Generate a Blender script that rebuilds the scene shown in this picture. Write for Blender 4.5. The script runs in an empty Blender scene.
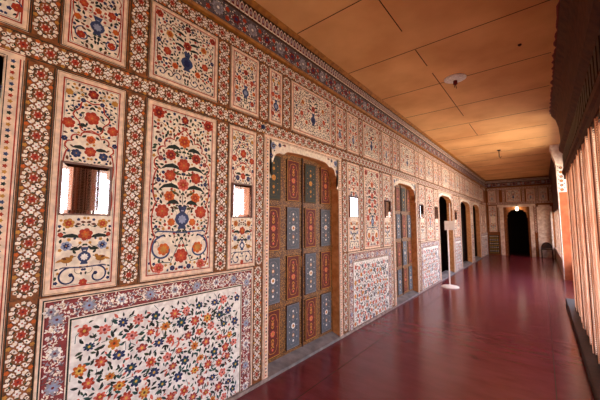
import bpy, math, random
from mathutils import Vector, Matrix

SC = bpy.context.scene
COL = SC.collection
PI = math.pi

# ------------------------------------------------------------------ camera
cam_d = bpy.data.cameras.new('camera')
cam_d.sensor_width = 36.0
cam_d.lens = 295.4 / 600 * 36.0
cam_d.clip_start = 0.02
cam = bpy.data.objects.new('camera', cam_d)
COL.objects.link(cam)
cam.location = (0, 0, 1.5)
cam.rotation_euler = (math.radians(90 + 4.61), 0, math.radians(39.24))
SC.camera = cam

# ------------------------------------------------------------------ world, lights, exposure
SC.view_settings.view_transform = 'Standard'
SC.view_settings.look = 'None'
SC.view_settings.gamma = 1
SC.view_settings.use_curve_mapping = False
SC.view_settings.exposure = 0.1

world = bpy.data.worlds.new('daylight')
SC.world = world
world.use_nodes = True
wn = world.node_tree
wn.nodes.clear()
w_out = wn.nodes.new('ShaderNodeOutputWorld')
w_bg = wn.nodes.new('ShaderNodeBackground')
w_geo = wn.nodes.new('ShaderNodeTexCoord')
w_sep = wn.nodes.new('ShaderNodeSeparateXYZ')
w_ramp = wn.nodes.new('ShaderNodeValToRGB')
w_map = wn.nodes.new('ShaderNodeMapRange')
w_map.inputs['From Min'].default_value = -1
w_map.inputs['From Max'].default_value = 1
wn.links.new(w_geo.outputs['Generated'], w_sep.inputs[0])
wn.links.new(w_sep.outputs['Z'], w_map.inputs['Value'])
wn.links.new(w_map.outputs[0], w_ramp.inputs[0])
wn.links.new(w_ramp.outputs[0], w_bg.inputs[0])
wn.links.new(w_bg.outputs[0], w_out.inputs[0])
cr = w_ramp.color_ramp
cr.elements[0].position = 0.0
cr.elements[0].color = (0.95, 0.76, 0.58, 1)       # sunlit sand and stone below the horizon
cr.elements[1].position = 0.48
cr.elements[1].color = (1.0, 0.88, 0.76, 1)
e = cr.elements.new(0.52); e.color = (0.95, 0.93, 1.0, 1)
e = cr.elements.new(1.0); e.color = (0.45, 0.62, 1.0, 1)
w_bg.inputs[1].default_value = 7.4


def portal(name, x, y0, y1, z0, z1):
    l = bpy.data.lights.new(name, 'AREA')
    l.shape = 'RECTANGLE'
    l.size = z1 - z0
    l.size_y = y1 - y0
    l.cycles.is_portal = True
    o = bpy.data.objects.new(name, l)
    COL.objects.link(o)
    o.location = (x, (y0 + y1) / 2, (z0 + z1) / 2)
    o.rotation_euler = (0, math.radians(90), 0)     # faces -X, into the gallery
    return o


portal('daylight_portal', 0.50, -2.9, 7.6, 0.1, 2.36)
portal('daylight_portal', 0.65, 7.7, 10.65, 0.5, 3.1)
portal('daylight_portal', 0.56, 11.1, 17.2, 0.45, 2.0)

# ------------------------------------------------------------------ materials
MATS = {}


def lin(c):
    return tuple(((v / 255) / 12.92 if v / 255 <= 0.04045 else ((v / 255 + 0.055) / 1.055) ** 2.4) for v in c) + (1,)


def mat(name, rgb, rough=0.75, var=0.12, scale=14.0, rgb2=None, bump=0.0, metal=0.0, spec=0.3, detail=4.0, coords='Object', stretch=None):
    if name in MATS:
        return MATS[name]
    m = bpy.data.materials.new(name)
    m.use_nodes = True
    nt = m.node_tree
    b = nt.nodes['Principled BSDF']
    tc = nt.nodes.new('ShaderNodeTexCoord')
    mp = nt.nodes.new('ShaderNodeMapping')
    if stretch:
        mp.inputs['Scale'].default_value = stretch
    nz = nt.nodes.new('ShaderNodeTexNoise')
    nz.inputs['Scale'].default_value = scale
    nz.inputs['Detail'].default_value = detail
    rp = nt.nodes.new('ShaderNodeValToRGB')
    c = lin(rgb)
    if rgb2 is None:
        lo = tuple(v * (1 - var) for v in c[:3]) + (1,)
        hi = tuple(min(1, v * (1 + var)) for v in c[:3]) + (1,)
    else:
        lo, hi = c, lin(rgb2)
    rp.color_ramp.elements[0].position = 0.35
    rp.color_ramp.elements[1].position = 0.65
    rp.color_ramp.elements[0].color = lo
    rp.color_ramp.elements[1].color = hi
    nt.links.new(tc.outputs[coords], mp.inputs[0])
    nt.links.new(mp.outputs[0], nz.inputs['Vector'])
    nt.links.new(nz.outputs['Fac'], rp.inputs[0])
    nt.links.new(rp.outputs[0], b.inputs['Base Color'])
    b.inputs['Roughness'].default_value = rough
    b.inputs['Metallic'].default_value = metal
    b.inputs['Specular IOR Level'].default_value = spec
    if bump:
        bp = nt.nodes.new('ShaderNodeBump')
        bp.inputs['Strength'].default_value = bump
        bp.inputs['Distance'].default_value = 0.01
        nt.links.new(nz.outputs['Fac'], bp.inputs['Height'])
        nt.links.new(bp.outputs[0], b.inputs['Normal'])
    MATS[name] = m
    return m


PAINT = {
    'cream': (244, 226, 204), 'white': (244, 236, 228), 'frame': (240, 210, 182), 'red': (172, 54, 24), 'crimson': (120, 20, 20),
    'salmon': (212, 104, 84), 'pink': (226, 150, 140), 'orange': (206, 98, 28), 'ochre': (196, 136, 56), 'gold': (170, 112, 34),
    'yellow': (222, 178, 80), 'green': (50, 66, 40), 'dgreen': (24, 36, 26), 'teal': (42, 84, 78), 'navy': (30, 40, 84),
    'blue': (58, 70, 108), 'sky': (150, 160, 188), 'brown': (104, 54, 24), 'dbrown': (54, 28, 16), 'ground': (118, 62, 30),
    'maroon': (112, 28, 32), 'brick': (196, 80, 42), 'plum': (140, 56, 54), 'olive': (84, 74, 34), 'doorred': (104, 42, 34), 'doorblue': (90, 96, 104), 'doorblue_shade': (56, 60, 54), 'slate': (92, 82, 84), 'mist': (150, 148, 158), 'black': (20, 16, 18), 'grey': (128, 122, 128),
}
for k, v in PAINT.items():
    mat('paint_' + k, v, rough=0.6, var=0.16, scale=30)
PM = lambda k: MATS['paint_' + k]

M_WALL = mat('plaster_brown_ground', (158, 92, 44), rough=0.7, scale=26, rgb2=(92, 58, 32))
M_CEIL = mat('ceiling_ochre_board', (240, 184, 120), rough=0.85, scale=1.3, rgb2=(218, 158, 98), bump=0.05)
M_SEAM = mat('ceiling_seam', (70, 40, 20), rough=0.9)
M_STONE = mat('grey_stone', (146, 138, 136), rough=0.6, scale=9, rgb2=(112, 106, 106), bump=0.15)
M_SKIRT = mat('pale_skirting', (176, 158, 148), rough=0.6, scale=18, rgb2=(128, 110, 104))
M_JAMB = mat('orange_jamb', (220, 152, 92), rough=0.65, scale=16, rgb2=(192, 122, 66))
M_TERRA_SUN = mat('terracotta_sunlit_plaster', (200, 108, 62), rough=0.7, scale=6, rgb2=(172, 84, 44))
M_DARKW = mat('dark_wood', (58, 32, 20), rough=0.55, scale=20, rgb2=(34, 18, 12), bump=0.1)
M_DARKP = mat('dark_brown_plaster', (96, 56, 34), rough=0.8, scale=12, rgb2=(66, 36, 22), bump=0.1)
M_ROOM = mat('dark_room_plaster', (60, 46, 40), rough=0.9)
M_LIMEW = mat('limewashed_stone', (242, 226, 208), rough=0.7, scale=10, rgb2=(212, 186, 164), bump=0.1)
M_METALW = mat('white_painted_metal', (244, 234, 222), rough=0.4, var=0.05)
M_GILT = mat('gilt_moulding', (176, 112, 38), rough=0.5, scale=18, rgb2=(134, 80, 24))
M_CLOTH = mat('dark_cloth', (46, 24, 22), rough=0.95, scale=20)
M_FOLDSHADE = mat('blind_fold_shade', (112, 60, 42), rough=0.9, var=.2)
M_FRAME = mat('mirror_rim', (122, 84, 70), rough=0.4, var=0.1)


def special():
    # red floor: polished oxide cement, worn in patches
    m = bpy.data.materials.new('polished_red_floor'); m.use_nodes = True
    nt = m.node_tree; b = nt.nodes['Principled BSDF']
    tc = nt.nodes.new('ShaderNodeTexCoord'); mp = nt.nodes.new('ShaderNodeMapping')
    mp.inputs['Scale'].default_value = (1.2, 3.4, 1)
    n1 = nt.nodes.new('ShaderNodeTexNoise'); n1.inputs['Scale'].default_value = 2.2; n1.inputs['Detail'].default_value = 5; n1.inputs['Roughness'].default_value = 0.65
    r1 = nt.nodes.new('ShaderNodeValToRGB')
    r1.color_ramp.elements[0].position = 0.15; r1.color_ramp.elements[1].position = 0.85
    r1.color_ramp.elements[0].color = lin((98, 32, 38)); r1.color_ramp.elements[1].color = lin((132, 58, 66))
    r2 = nt.nodes.new('ShaderNodeMapRange'); r2.inputs['To Min'].default_value = 0.1; r2.inputs['To Max'].default_value = 0.3
    n2 = nt.nodes.new('ShaderNodeTexNoise'); n2.inputs['Scale'].default_value = 9; n2.inputs['Detail'].default_value = 4
    bp = nt.nodes.new('ShaderNodeBump'); bp.inputs['Strength'].default_value = 0.12; bp.inputs['Distance'].default_value = 0.01
    L = nt.links.new
    L(tc.outputs['Object'], mp.inputs[0]); L(mp.outputs[0], n1.inputs['Vector']); L(mp.outputs[0], n2.inputs['Vector'])
    L(n1.outputs['Fac'], r1.inputs[0]); L(r1.outputs[0], b.inputs['Base Color'])
    L(n1.outputs['Fac'], r2.inputs['Value']); L(r2.outputs[0], b.inputs['Roughness'])
    L(n2.outputs['Fac'], bp.inputs['Height']); L(bp.outputs[0], b.inputs['Normal'])
    b.inputs['Specular IOR Level'].default_value = 0.5
    MATS['floor'] = m
    # mirror glass
    m = bpy.data.materials.new('mirror_glass'); m.use_nodes = True
    b = m.node_tree.nodes['Principled BSDF']
    b.inputs['Metallic'].default_value = 1; b.inputs['Roughness'].default_value = 0.03
    b.inputs['Base Color'].default_value = (0.86, 0.86, 0.88, 1)
    MATS['mirror'] = m
    # split-cane blind
    m = bpy.data.materials.new('split_cane'); m.use_nodes = True
    nt = m.node_tree; b = nt.nodes['Principled BSDF']
    tr = nt.nodes.new('ShaderNodeBsdfTranslucent'); mx = nt.nodes.new('ShaderNodeMixShader')
    nz = nt.nodes.new('ShaderNodeTexNoise'); nz.inputs['Scale'].default_value = 6
    rp = nt.nodes.new('ShaderNodeValToRGB')
    rp.color_ramp.elements[0].color = lin((226, 168, 126)); rp.color_ramp.elements[1].color = lin((250, 230, 208))
    L = nt.links.new
    tcc = nt.nodes.new('ShaderNodeTexCoord'); L(tcc.outputs['Object'], nz.inputs['Vector'])
    L(nz.outputs['Fac'], rp.inputs[0]); L(rp.outputs[0], b.inputs['Base Color']); L(rp.outputs[0], tr.inputs['Color'])
    mx.inputs[0].default_value = 0.55
    L(b.outputs[0], mx.inputs[1]); L(tr.outputs[0], mx.inputs[2])
    L(mx.outputs[0], nt.nodes['Material Output'].inputs['Surface'])
    MATS['cane'] = m
    # lamp bulb
    m = bpy.data.materials.new('lit_bulb'); m.use_nodes = True
    b = m.node_tree.nodes['Principled BSDF']
    b.inputs['Emission Color'].default_value = (1, 0.82, 0.6, 1); b.inputs['Emission Strength'].default_value = 9
    MATS['bulb'] = m
    # stippled gold on olive door timber
    m = bpy.data.materials.new('gilded_door_timber'); m.use_nodes = True
    nt = m.node_tree; b = nt.nodes['Principled BSDF']
    tc = nt.nodes.new('ShaderNodeTexCoord'); vo = nt.nodes.new('ShaderNodeTexVoronoi'); vo.inputs['Scale'].default_value = 70
    rp = nt.nodes.new('ShaderNodeValToRGB')
    rp.color_ramp.elements[0].position = 0.3; rp.color_ramp.elements[0].color = lin((176, 122, 54))
    rp.color_ramp.elements[1].position = 0.5; rp.color_ramp.elements[1].color = lin((98, 62, 30))
    nt.links.new(tc.outputs['Object'], vo.inputs['Vector']); nt.links.new(vo.outputs['Distance'], rp.inputs[0]); nt.links.new(rp.outputs[0], b.inputs['Base Color'])
    b.inputs['Roughness'].default_value = 0.5
    MATS['door'] = m


special()

# ------------------------------------------------------------------ mesh helpers
D = 2.124            # left wall plane is x = -D
H = 3.677            # ceiling
YN, YF = -3.0, 17.3  # ends of the gallery


class MB:
    """collects faces of several materials into one mesh"""

    def __init__(s):
        s.v, s.f, s.m, s.mats = [], [], [], []

    def mi(s, m):
        if m not in s.mats:
            s.mats.append(m)
        return s.mats.index(m)

    def face(s, pts, m):
        n = len(s.v)
        s.v.extend(pts)
        s.f.append(tuple(range(n, n + len(pts))))
        s.m.append(s.mi(m))

    def box(s, x0, x1, y0, y1, z0, z1, m):
        n = len(s.v)
        s.v += [(x0, y0, z0), (x1, y0, z0), (x1, y1, z0), (x0, y1, z0), (x0, y0, z1), (x1, y0, z1), (x1, y1, z1), (x0, y1, z1)]
        for q in ((0, 3, 2, 1), (4, 5, 6, 7), (0, 1, 5, 4), (1, 2, 6, 5), (2, 3, 7, 6), (3, 0, 4, 7)):
            s.f.append(tuple(n + i for i in q)); s.m.append(s.mi(m))

    def rings(s, rings, m, cap=True, closed=True):
        n = len(s.v); k = len(rings[0]); i_m = s.mi(m)
        for r in rings:
            s.v.extend(r)
        for a in range(len(rings) - 1):
            for b in range(k if closed else k - 1):
                c = (b + 1) % k
                s.f.append((n + a * k + b, n + a * k + c, n + (a + 1) * k + c, n + (a + 1) * k + b)); s.m.append(i_m)
        if cap:
            s.f.append(tuple(n + i for i in range(k))[::-1]); s.m.append(i_m)
            s.f.append(tuple(n + (len(rings) - 1) * k + i for i in range(k))); s.m.append(i_m)

    def lathe(s, cx, cy, prof, m, k=20):
        s.rings([[(cx + r * math.cos(2 * PI * i / k), cy + r * math.sin(2 * PI * i / k), z) for i in range(k)] for r, z in prof], m)

    def tube(s, pts, r, m, k=8):
        rg = []
        for i, p in enumerate(pts):
            p = Vector(p)
            d = (Vector(pts[min(i + 1, len(pts) - 1)]) - Vector(pts[max(i - 1, 0)])).normalized()
            a = d.orthogonal().normalized() if abs(d.z) < 0.95 else Vector((1, 0, 0))
            a = (a - d * a.dot(d)).normalized(); b = d.cross(a)
            rg.append([tuple(p + a * r * math.cos(2 * PI * j / k) + b * r * math.sin(2 * PI * j / k)) for j in range(k)])
        s.rings(rg, m)

    def build(s, name, parent=None, loc=(0, 0, 0), smooth=False):
        me = bpy.data.meshes.new(name)
        me.from_pydata(s.v, [], s.f)
        for m in s.mats:
            me.materials.append(m)
        me.polygons.foreach_set('material_index', s.m)
        if smooth:
            me.polygons.foreach_set('use_smooth', [True] * len(s.f))
        me.update()
        o = bpy.data.objects.new(name, me)
        COL.objects.link(o)
        o.location = loc
        if parent:
            o.parent = parent
        return o


def bevel(o, w=0.004, seg=2):
    md = o.modifiers.new('bevel', 'BEVEL'); md.width = w; md.segments = seg; md.limit_method = 'ANGLE'
    return o


def struct(o):
    o['kind'] = 'structure'
    return o


def tag(o, label, cat, group=None):
    o['label'] = label; o['category'] = cat
    if group:
        o['group'] = group
    return o


def empty(name, loc=(0, 0, 0), rz=0):
    o = bpy.data.objects.new(name, None); COL.objects.link(o); o.location = loc; o.rotation_euler = (0, 0, rz)
    o.empty_display_size = 0.1
    return o


def copy_tree(o, parent=None):
    c = o.copy(); COL.objects.link(c)
    c.parent = parent
    for ch in list(o.children):
        copy_tree(ch, c)
    return c


# ------------------------------------------------------------------ painter: shapes brushed on a wall plane (u across, v up)
STEP = 0.0005


class Paint(MB):
    def __init__(s, base=0.0, flip=False):
        super().__init__()
        s.base = base

    def P(s, u, v, l):
        return (s.base + l * STEP, u, v)

    def poly(s, pts, c, l):
        s.face([s.P(u, v, l) for u, v in pts], PM(c))

    def rect(s, u0, v0, u1, v1, c, l):
        s.poly([(u0, v0), (u1, v0), (u1, v1), (u0, v1)], c, l)

    def slab(s, u0, v0, u1, v1, t, m):
        s.box(0, t, u0, u1, v0, v1, m)

    def frame(s, u0, v0, u1, v1, w, c, l):
        s.rect(u0, v0, u1, v0 + w, c, l); s.rect(u0, v1 - w, u1, v1, c, l)
        s.rect(u0, v0 + w, u0 + w, v1 - w, c, l); s.rect(u1 - w, v0 + w, u1, v1 - w, c, l)

    def star(s, cx, cy, ring, c, l):
        n0 = len(s.v); i_m = s.mi(PM(c)); k = len(ring)
        s.v.append(s.P(cx, cy, l)); s.v.extend(s.P(u, v, l) for u, v in ring)
        for i in range(k):
            s.f.append((n0, n0 + 1 + i, n0 + 1 + (i + 1) % k)); s.m.append(i_m)

    def lobes(s, cx, cy, r, n, depth, c, l, rot=0.0, sx=1, sy=1, sub=4):
        k = n * sub; ring = []
        for i in range(k):
            a = 2 * PI * i / k
            q = r * (1 - depth + depth * abs(math.cos(n * a / 2)) ** 0.7)
            ring.append((cx + sx * q * math.cos(a + rot), cy + sy * q * math.sin(a + rot)))
        s.star(cx, cy, ring, c, l)

    def flower(s, cx, cy, r, c, l=3, n=6, c2=None, c3='ochre', rot=0.3):
        s.lobes(cx, cy, r, n, 0.2, c, l, rot)
        if c2:
            s.lobes(cx, cy, r * 0.62, n, 0.4, c2, l + 1, rot + PI / n)
        if c3:
            s.lobes(cx, cy, r * 0.15, 6, 0.1, c3, l + 2, rot, sub=1)

    def leaf(s, x, y, ang, L, W, c, l=2, bend=0.0):
        a, b = [], []
        for t, w in ((0, 0.05), (0.2, 0.7), (0.45, 1.0), (0.75, 0.65), (1, 0.02)):
            aa = ang + bend * t
            px = x + L * t * math.cos(ang + bend * t * 0.6); py = y + L * t * math.sin(ang + bend * t * 0.6)
            nx, ny = -math.sin(aa), math.cos(aa)
            a.append((px + nx * W * w / 2, py + ny * W * w / 2)); b.append((px - nx * W * w / 2, py - ny * W * w / 2))
        for i in range(4):
            s.poly([b[i], b[i + 1], a[i + 1], a[i]], c, l)

    def stroke(s, pts, w, c, l, closed=False):
        n = len(pts); A, B = [], []
        for i in range(n):
            if closed:
                p, q = pts[i - 1], pts[(i + 1) % n]
            else:
                p, q = pts[max(i - 1, 0)], pts[min(i + 1, n - 1)]
            dx, dy = q[0] - p[0], q[1] - p[1]; d = math.hypot(dx, dy) or 1
            nx, ny = -dy / d * w / 2, dx / d * w / 2
            A.append((pts[i][0] + nx, pts[i][1] + ny)); B.append((pts[i][0] - nx, pts[i][1] - ny))
        for i in range(n if closed else n - 1):
            j = (i + 1) % n
            s.poly([B[i], B[j], A[j], A[i]], c, l)

    def spiral(s, cx, cy, r, a0, turns, w, c, l, sgn=1):
        pts = []
        for i in range(25):
            t = i / 24
            q = r * (1 - 0.72 * t); a = a0 + sgn * 2 * PI * turns * t
            pts.append((cx + q * math.cos(a), cy + q * math.sin(a)))
        s.stroke(pts, w, c, l)
        s.lobes(*pts[-1], w * 1.3, 6, 0.1, c, l, sub=1)

    def vase(s, cx, cy, h, c='blue', c2='sky', l=4):
        k = h
        for sx in (1,):
            prof = [(0.16, -.5), (0.2, -.47), (.08, -.4), (.26, -.25), (.34, -.08), (.28, .1), (.1, .24), (.09, .36), (.2, .46), (.22, .5)]
            pts = [(cx + u * k, cy + v * k) for u, v in prof] + [(cx - u * k, cy + v * k) for u, v in reversed(prof)]
            s.star(cx, cy - .05 * k, pts, c, l)
            s.lobes(cx, cy - .08 * k, k * .2, 8, .3, c2, l + 1)
            s.rect(cx - .07 * k, cy + .28 * k, cx + .07 * k, cy + .33 * k, c2, l + 1)

    def bird(s, cx, cy, L, sgn, c='gold', l=4):
        s.lobes(cx, cy, L * .32, 4, .05, c, l, sx=1.25, sy=.8)
        s.lobes(cx + sgn * L * .34, cy + L * .24, L * .16, 6, .05, c, l + 1, sub=1)
        s.leaf(cx - sgn * L * .2, cy, PI if sgn > 0 else 0, L * .55, L * .2, 'ochre', l + 1, bend=.5 * sgn)
        s.leaf(cx, cy + L * .05, (PI - .4) if sgn > 0 else .4, L * .35, L * .2, 'brown', l + 2)
        s.stroke([(cx, cy - L * .2), (cx + sgn * L * .05, cy - L * .45)], L * .05, 'dbrown', l)
        s.leaf(cx + sgn * L * .44, cy + L * .26, 0 if sgn > 0 else PI, L * .2, L * .08, 'dbrown', l)


def arch_pts(a, yb, ys, yt, nl=5, depth=0.02, p=2.0, per=8, point=0.0, side=0, flat=1.0):
    """cusped arch from (-a,yb) up, over and down to (a,yb); side = lobes down each straight side"""
    a2, t2 = a - depth, yt - depth

    def base(t):
        th = PI / 2 * t
        return (-a2 * abs(math.cos(th)) ** (2 / p), ys + (t2 - ys) * abs(math.sin(th)) ** (2 / p))
    fine = [base(i / 200) for i in range(201)]
    cum = [0]
    for q, w in zip(fine, fine[1:]):
        cum.append(cum[-1] + math.hypot(w[0] - q[0], w[1] - q[1]))

    def at(d):
        i = max(0, min(199, next((k for k in range(200) if cum[k + 1] >= d), 199)))
        f = (d - cum[i]) / ((cum[i + 1] - cum[i]) or 1)
        q, w = fine[i], fine[i + 1]
        dx, dy = w[0] - q[0], w[1] - q[1]; L = math.hypot(dx, dy) or 1
        return q[0] + f * dx, q[1] + f * dy, -dy / L, dx / L
    half = [(-a, yb)] if not side else []
    for k in range(side):
        y0, y1 = yb + (ys - yb) * k / side, yb + (ys - yb) * (k + 1) / side
        for i in range(per * 2):
            t = i / (per * 2)
            half.append((-a2 - depth * math.sin(PI * t) ** .6, y0 + (y1 - y0) * t))
    n = nl * per
    for i in range(n + 1):
        t = i / n
        x, y, nx, ny = at(cum[-1] * t)
        q = depth * abs(math.sin(PI * nl * t / flat)) ** .7 if t < flat * (1 - .5 / nl) else depth
        half.append((min(x + nx * q, 0), y + ny * q + point * max(0, t - .88) / .12))
    if not side:
        half.insert(1, (-a, ys - .02)); half.insert(2, (-a2, ys - .005))
    half[-1] = (0, half[-1][1])
    return half + [(-x, y) for x, y in reversed(half[:-1])]


def filler(p, w, h, avoid, n, seed, cols=('dgreen', 'green', 'dgreen', 'brown', 'red', 'green'), L=(.022, .036), dist=.0235, y0=None, y1=None):
    """mirrored scatter of small leaves and buds over a field w x h centred at 0"""
    r = random.Random(seed); pts = []
    y0 = -h / 2 if y0 is None else y0; y1 = h / 2 if y1 is None else y1
    for _ in range(n * 12):
        if len(pts) >= n:
            break
        x = r.uniform(.004, w / 2 - .01); y = r.uniform(y0 + .012, y1 - .012)
        if any((abs(x) - ax) ** 2 + (y - ay) ** 2 < (ar + .008) ** 2 for ax, ay, ar in avoid):
            continue
        if any((x - q[0]) ** 2 + (y - q[1]) ** 2 < dist * dist for q in pts):
            continue
        pts.append((x, y))
        a = r.uniform(0, 2 * PI); ln = r.uniform(*L); c = r.choice(cols)
        stem = len(pts) % 3 == 0
        for sg in (1, -1):
            aa = a if sg > 0 else PI - a
            if stem:
                arc = [(x + .024 * (math.cos(a + .5 * k) - math.cos(a)), y + .024 * (math.sin(a + .5 * k) - math.sin(a))) for k in range(6)]
                if all(.003 < q[0] < w / 2 - .006 and y0 + .006 < q[1] < y1 - .006 for q in arc):
                    p.stroke([(sg * q[0], q[1]) for q in arc], .0026, 'olive', 1.6)
            if c in ('red', 'orange', 'ochre', 'navy', 'salmon'):
                p.lobes(sg * x, y, ln * .42, 5, .3, c, 2, aa, sub=2)
            else:
                p.leaf(sg * x - math.cos(aa) * ln / 2, y - math.sin(aa) * ln / 2, aa, ln, ln * .54, c, 2, bend=.5 * sg)


def base_panel(w, h, inner='cream', fw=.028):
    p = Paint(0.006)
    p.slab(-w / 2, -h / 2, w / 2, h / 2, .006, PM('frame'))
    p.frame(-w / 2, -h / 2, w / 2, h / 2, .005, 'dbrown', 1)
    p.frame(-w / 2 + .009, -h / 2 + .009, w / 2 - .009, h / 2 - .009, .003, 'gold', 1)
    q = fw
    p.rect(-w / 2 + q, -h / 2 + q, w / 2 - q, h / 2 - q, inner, 1)
    p.frame(-w / 2 + q, -h / 2 + q, w / 2 - q, h / 2 - q, .0075, 'red', 2)
    p.frame(-w / 2 + q + .012, -h / 2 + q + .012, w / 2 - q - .012, h / 2 - q - .012, .002, 'dbrown', 2)
    return p


def avoid_arch(pts, step=3, r=.008):
    return [(abs(x), y, r) for x, y in pts[::step] if x <= 0]


def tall_panel(w=.58, h=1.29):
    p = base_panel(w, h, fw=.038)
    A = arch_pts(w / 2 - .062, -h / 2 + .06, .15, .44, nl=4, depth=.03, p=2.0, point=.04, side=3)
    p.stroke(A, .010, 'red', 3)
    fl = [(0, .385, .05, 'orange', 'red'), (.105, .265, .042, 'red', 'crimson'), (0, .2, .054, 'red', 'brick'), (.105, .11, .045, 'red', 'brick'),
          (0, .05, .048, 'salmon', 'red'), (.105, -.045, .042, 'orange', 'red'), (.155, -.155, .052, 'red', 'brick'), (.085, -.235, .03, 'orange', None),
          (.135, -.43, .045, 'orange', 'ochre'), (0, -.485, .055, 'red', 'brick'), (.165, -.56, .038, 'salmon', 'red'), (.205, .56, .045, 'red', 'crimson'),
          (0, .555, .032, 'crimson', 'red'), (.19, .36, .018, 'navy', None), (.18, .23, .02, 'plum', None), (.19, .07, .018, 'navy', None), (.065, -.57, .02, 'navy', None)]
    av = avoid_arch(A)
    for x, y, r, c, c2 in fl:
        for sg in ((1, -1) if x else (1,)):
            p.flower(sg * x, y, r, c, 4, 7, c2)
        av.append((x, y, r))
    p.stroke([(0, .6), (0, .5)], .006, 'dgreen', 3)
    p.stroke([(0, .34), (0, -.1)], .005, 'green', 3)
    for y, L in ((.31, .12), (.16, .15), (.01, .16), (-.1, .1)):
        for sg in (1, -1):
            p.leaf(sg * .03, y, PI / 2 - sg * .75, L, .034, 'dgreen', 5, bend=-sg * 1.5)
            p.leaf(sg * .03, y - .035, PI / 2 - sg * 1.5, L * .5, .02, 'olive', 3, bend=sg * .6)
        av += [(.06, y + .03, .02), (.09, y + .035, .02), (.12, y + .02, .02), (.15, y, .012)]
    p.vase(0, -.2, .17); av += [(0, -.2, .07)]
    for sg in (1, -1):
        p.stroke([(0, -.312), (sg * .18, -.3), (sg * .2, -.312)], .011, 'blue', 4)
        p.spiral(sg * .135, -.43, .1, PI / 2, .9, .013, 'blue', 3, -sg)
        p.stroke([(0, -.36), (sg * .03, -.42), (sg * .08, -.53), (sg * .17, -.52)], .006, 'teal', 2)
    av += [(.1, -.31, .02), (.16, -.31, .02), (.135, -.43, .075)]
    for k in range(14):
        a = 2 * PI * k / 14; av.append((.135 + .1 * math.cos(a), -.43 + .1 * math.sin(a), .01))
    filler(p, w - .1, h - .1, av, 300, 4, cols=('dgreen', 'green', 'dgreen', 'green', 'brown', 'red', 'ochre', 'navy'))
    return p


def narrow_panel(w=.35, h=1.29):
    p = base_panel(w, h, fw=.034)
    A = arch_pts(w / 2 - .055, -.2, .19, .31, nl=3, depth=.02, p=2, side=2)
    p.stroke(A, .008, 'red', 3)
    ring = [(.085 * (1 + .13 * math.cos(6 * t)) * math.cos(t), .405 + .095 * (1 + .12 * math.cos(6 * t)) * math.sin(t)) for t in [2 * PI * i / 36 for i in range(36)]]
    p.stroke(ring, .008, 'red', 3, closed=True)
    av = avoid_arch(A) + [(abs(x), y, .006) for x, y in ring[::3]]
    fl = [(0, .40, .042, 'red', 'brick'), (0, .55, .03, 'crimson', 'red'), (.115, .345, .033, 'red', 'brick'), (.12, .53, .02, 'ochre', None),
          (0, .265, .026, 'orange', 'red'), (0, .19, .032, 'red', 'brick'), (.07, .17, .026, 'navy', 'blue'), (.13, .25, .016, 'navy', None),
          (.085, -.245, .03, 'ochre', 'red'), (0, -.31, .038, 'red', 'orange'), (.09, -.375, .027, 'sky', 'navy'), (0, -.59, .022, 'red', None), (.12, -.31, .014, 'red', None), (.05, .50, .014, 'navy', None)]
    for x, y, r, c, c2 in fl:
        for sg in ((1, -1) if x else (1,)):
            p.flower(sg * x, y, r, c, 4, 6, c2)
        av.append((x, y, r))
    for y, L in ((-.33, .1), (.2, .07), (.34, .05), (-.4, .05)):
        for sg in (1, -1):
            p.leaf(sg * .025, y, PI / 2 - sg * 1.0, L, .024, 'dgreen', 3, bend=-sg * .9)
        av += [(.06, y + .03, .025)]
    for sg in (1, -1):
        p.bird(sg * .085, -.455, .07, -sg)
        p.stroke([(0, -.503), (sg * .1, -.497), (sg * .115, -.503)], .007, 'navy', 4)
        p.spiral(sg * .07, -.555, .056, PI / 2, .9, .009, 'navy', 3, -sg)
    p.vase(0, -.435, .1, 'blue', 'white')
    av += [(0, -.44, .05), (.09, -.455, .045), (.065, -.555, .05), (.05, -.5, .02), (.1, -.5, .02), (0, -.05, .15), (.08, 0, .12), (.08, -.1, .12)]
    filler(p, w - .09, h - .09, av, 200, 9, cols=('dgreen', 'green', 'dgreen', 'brown', 'navy', 'ochre'), L=(.017, .028), dist=.0185)
    return p


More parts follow.
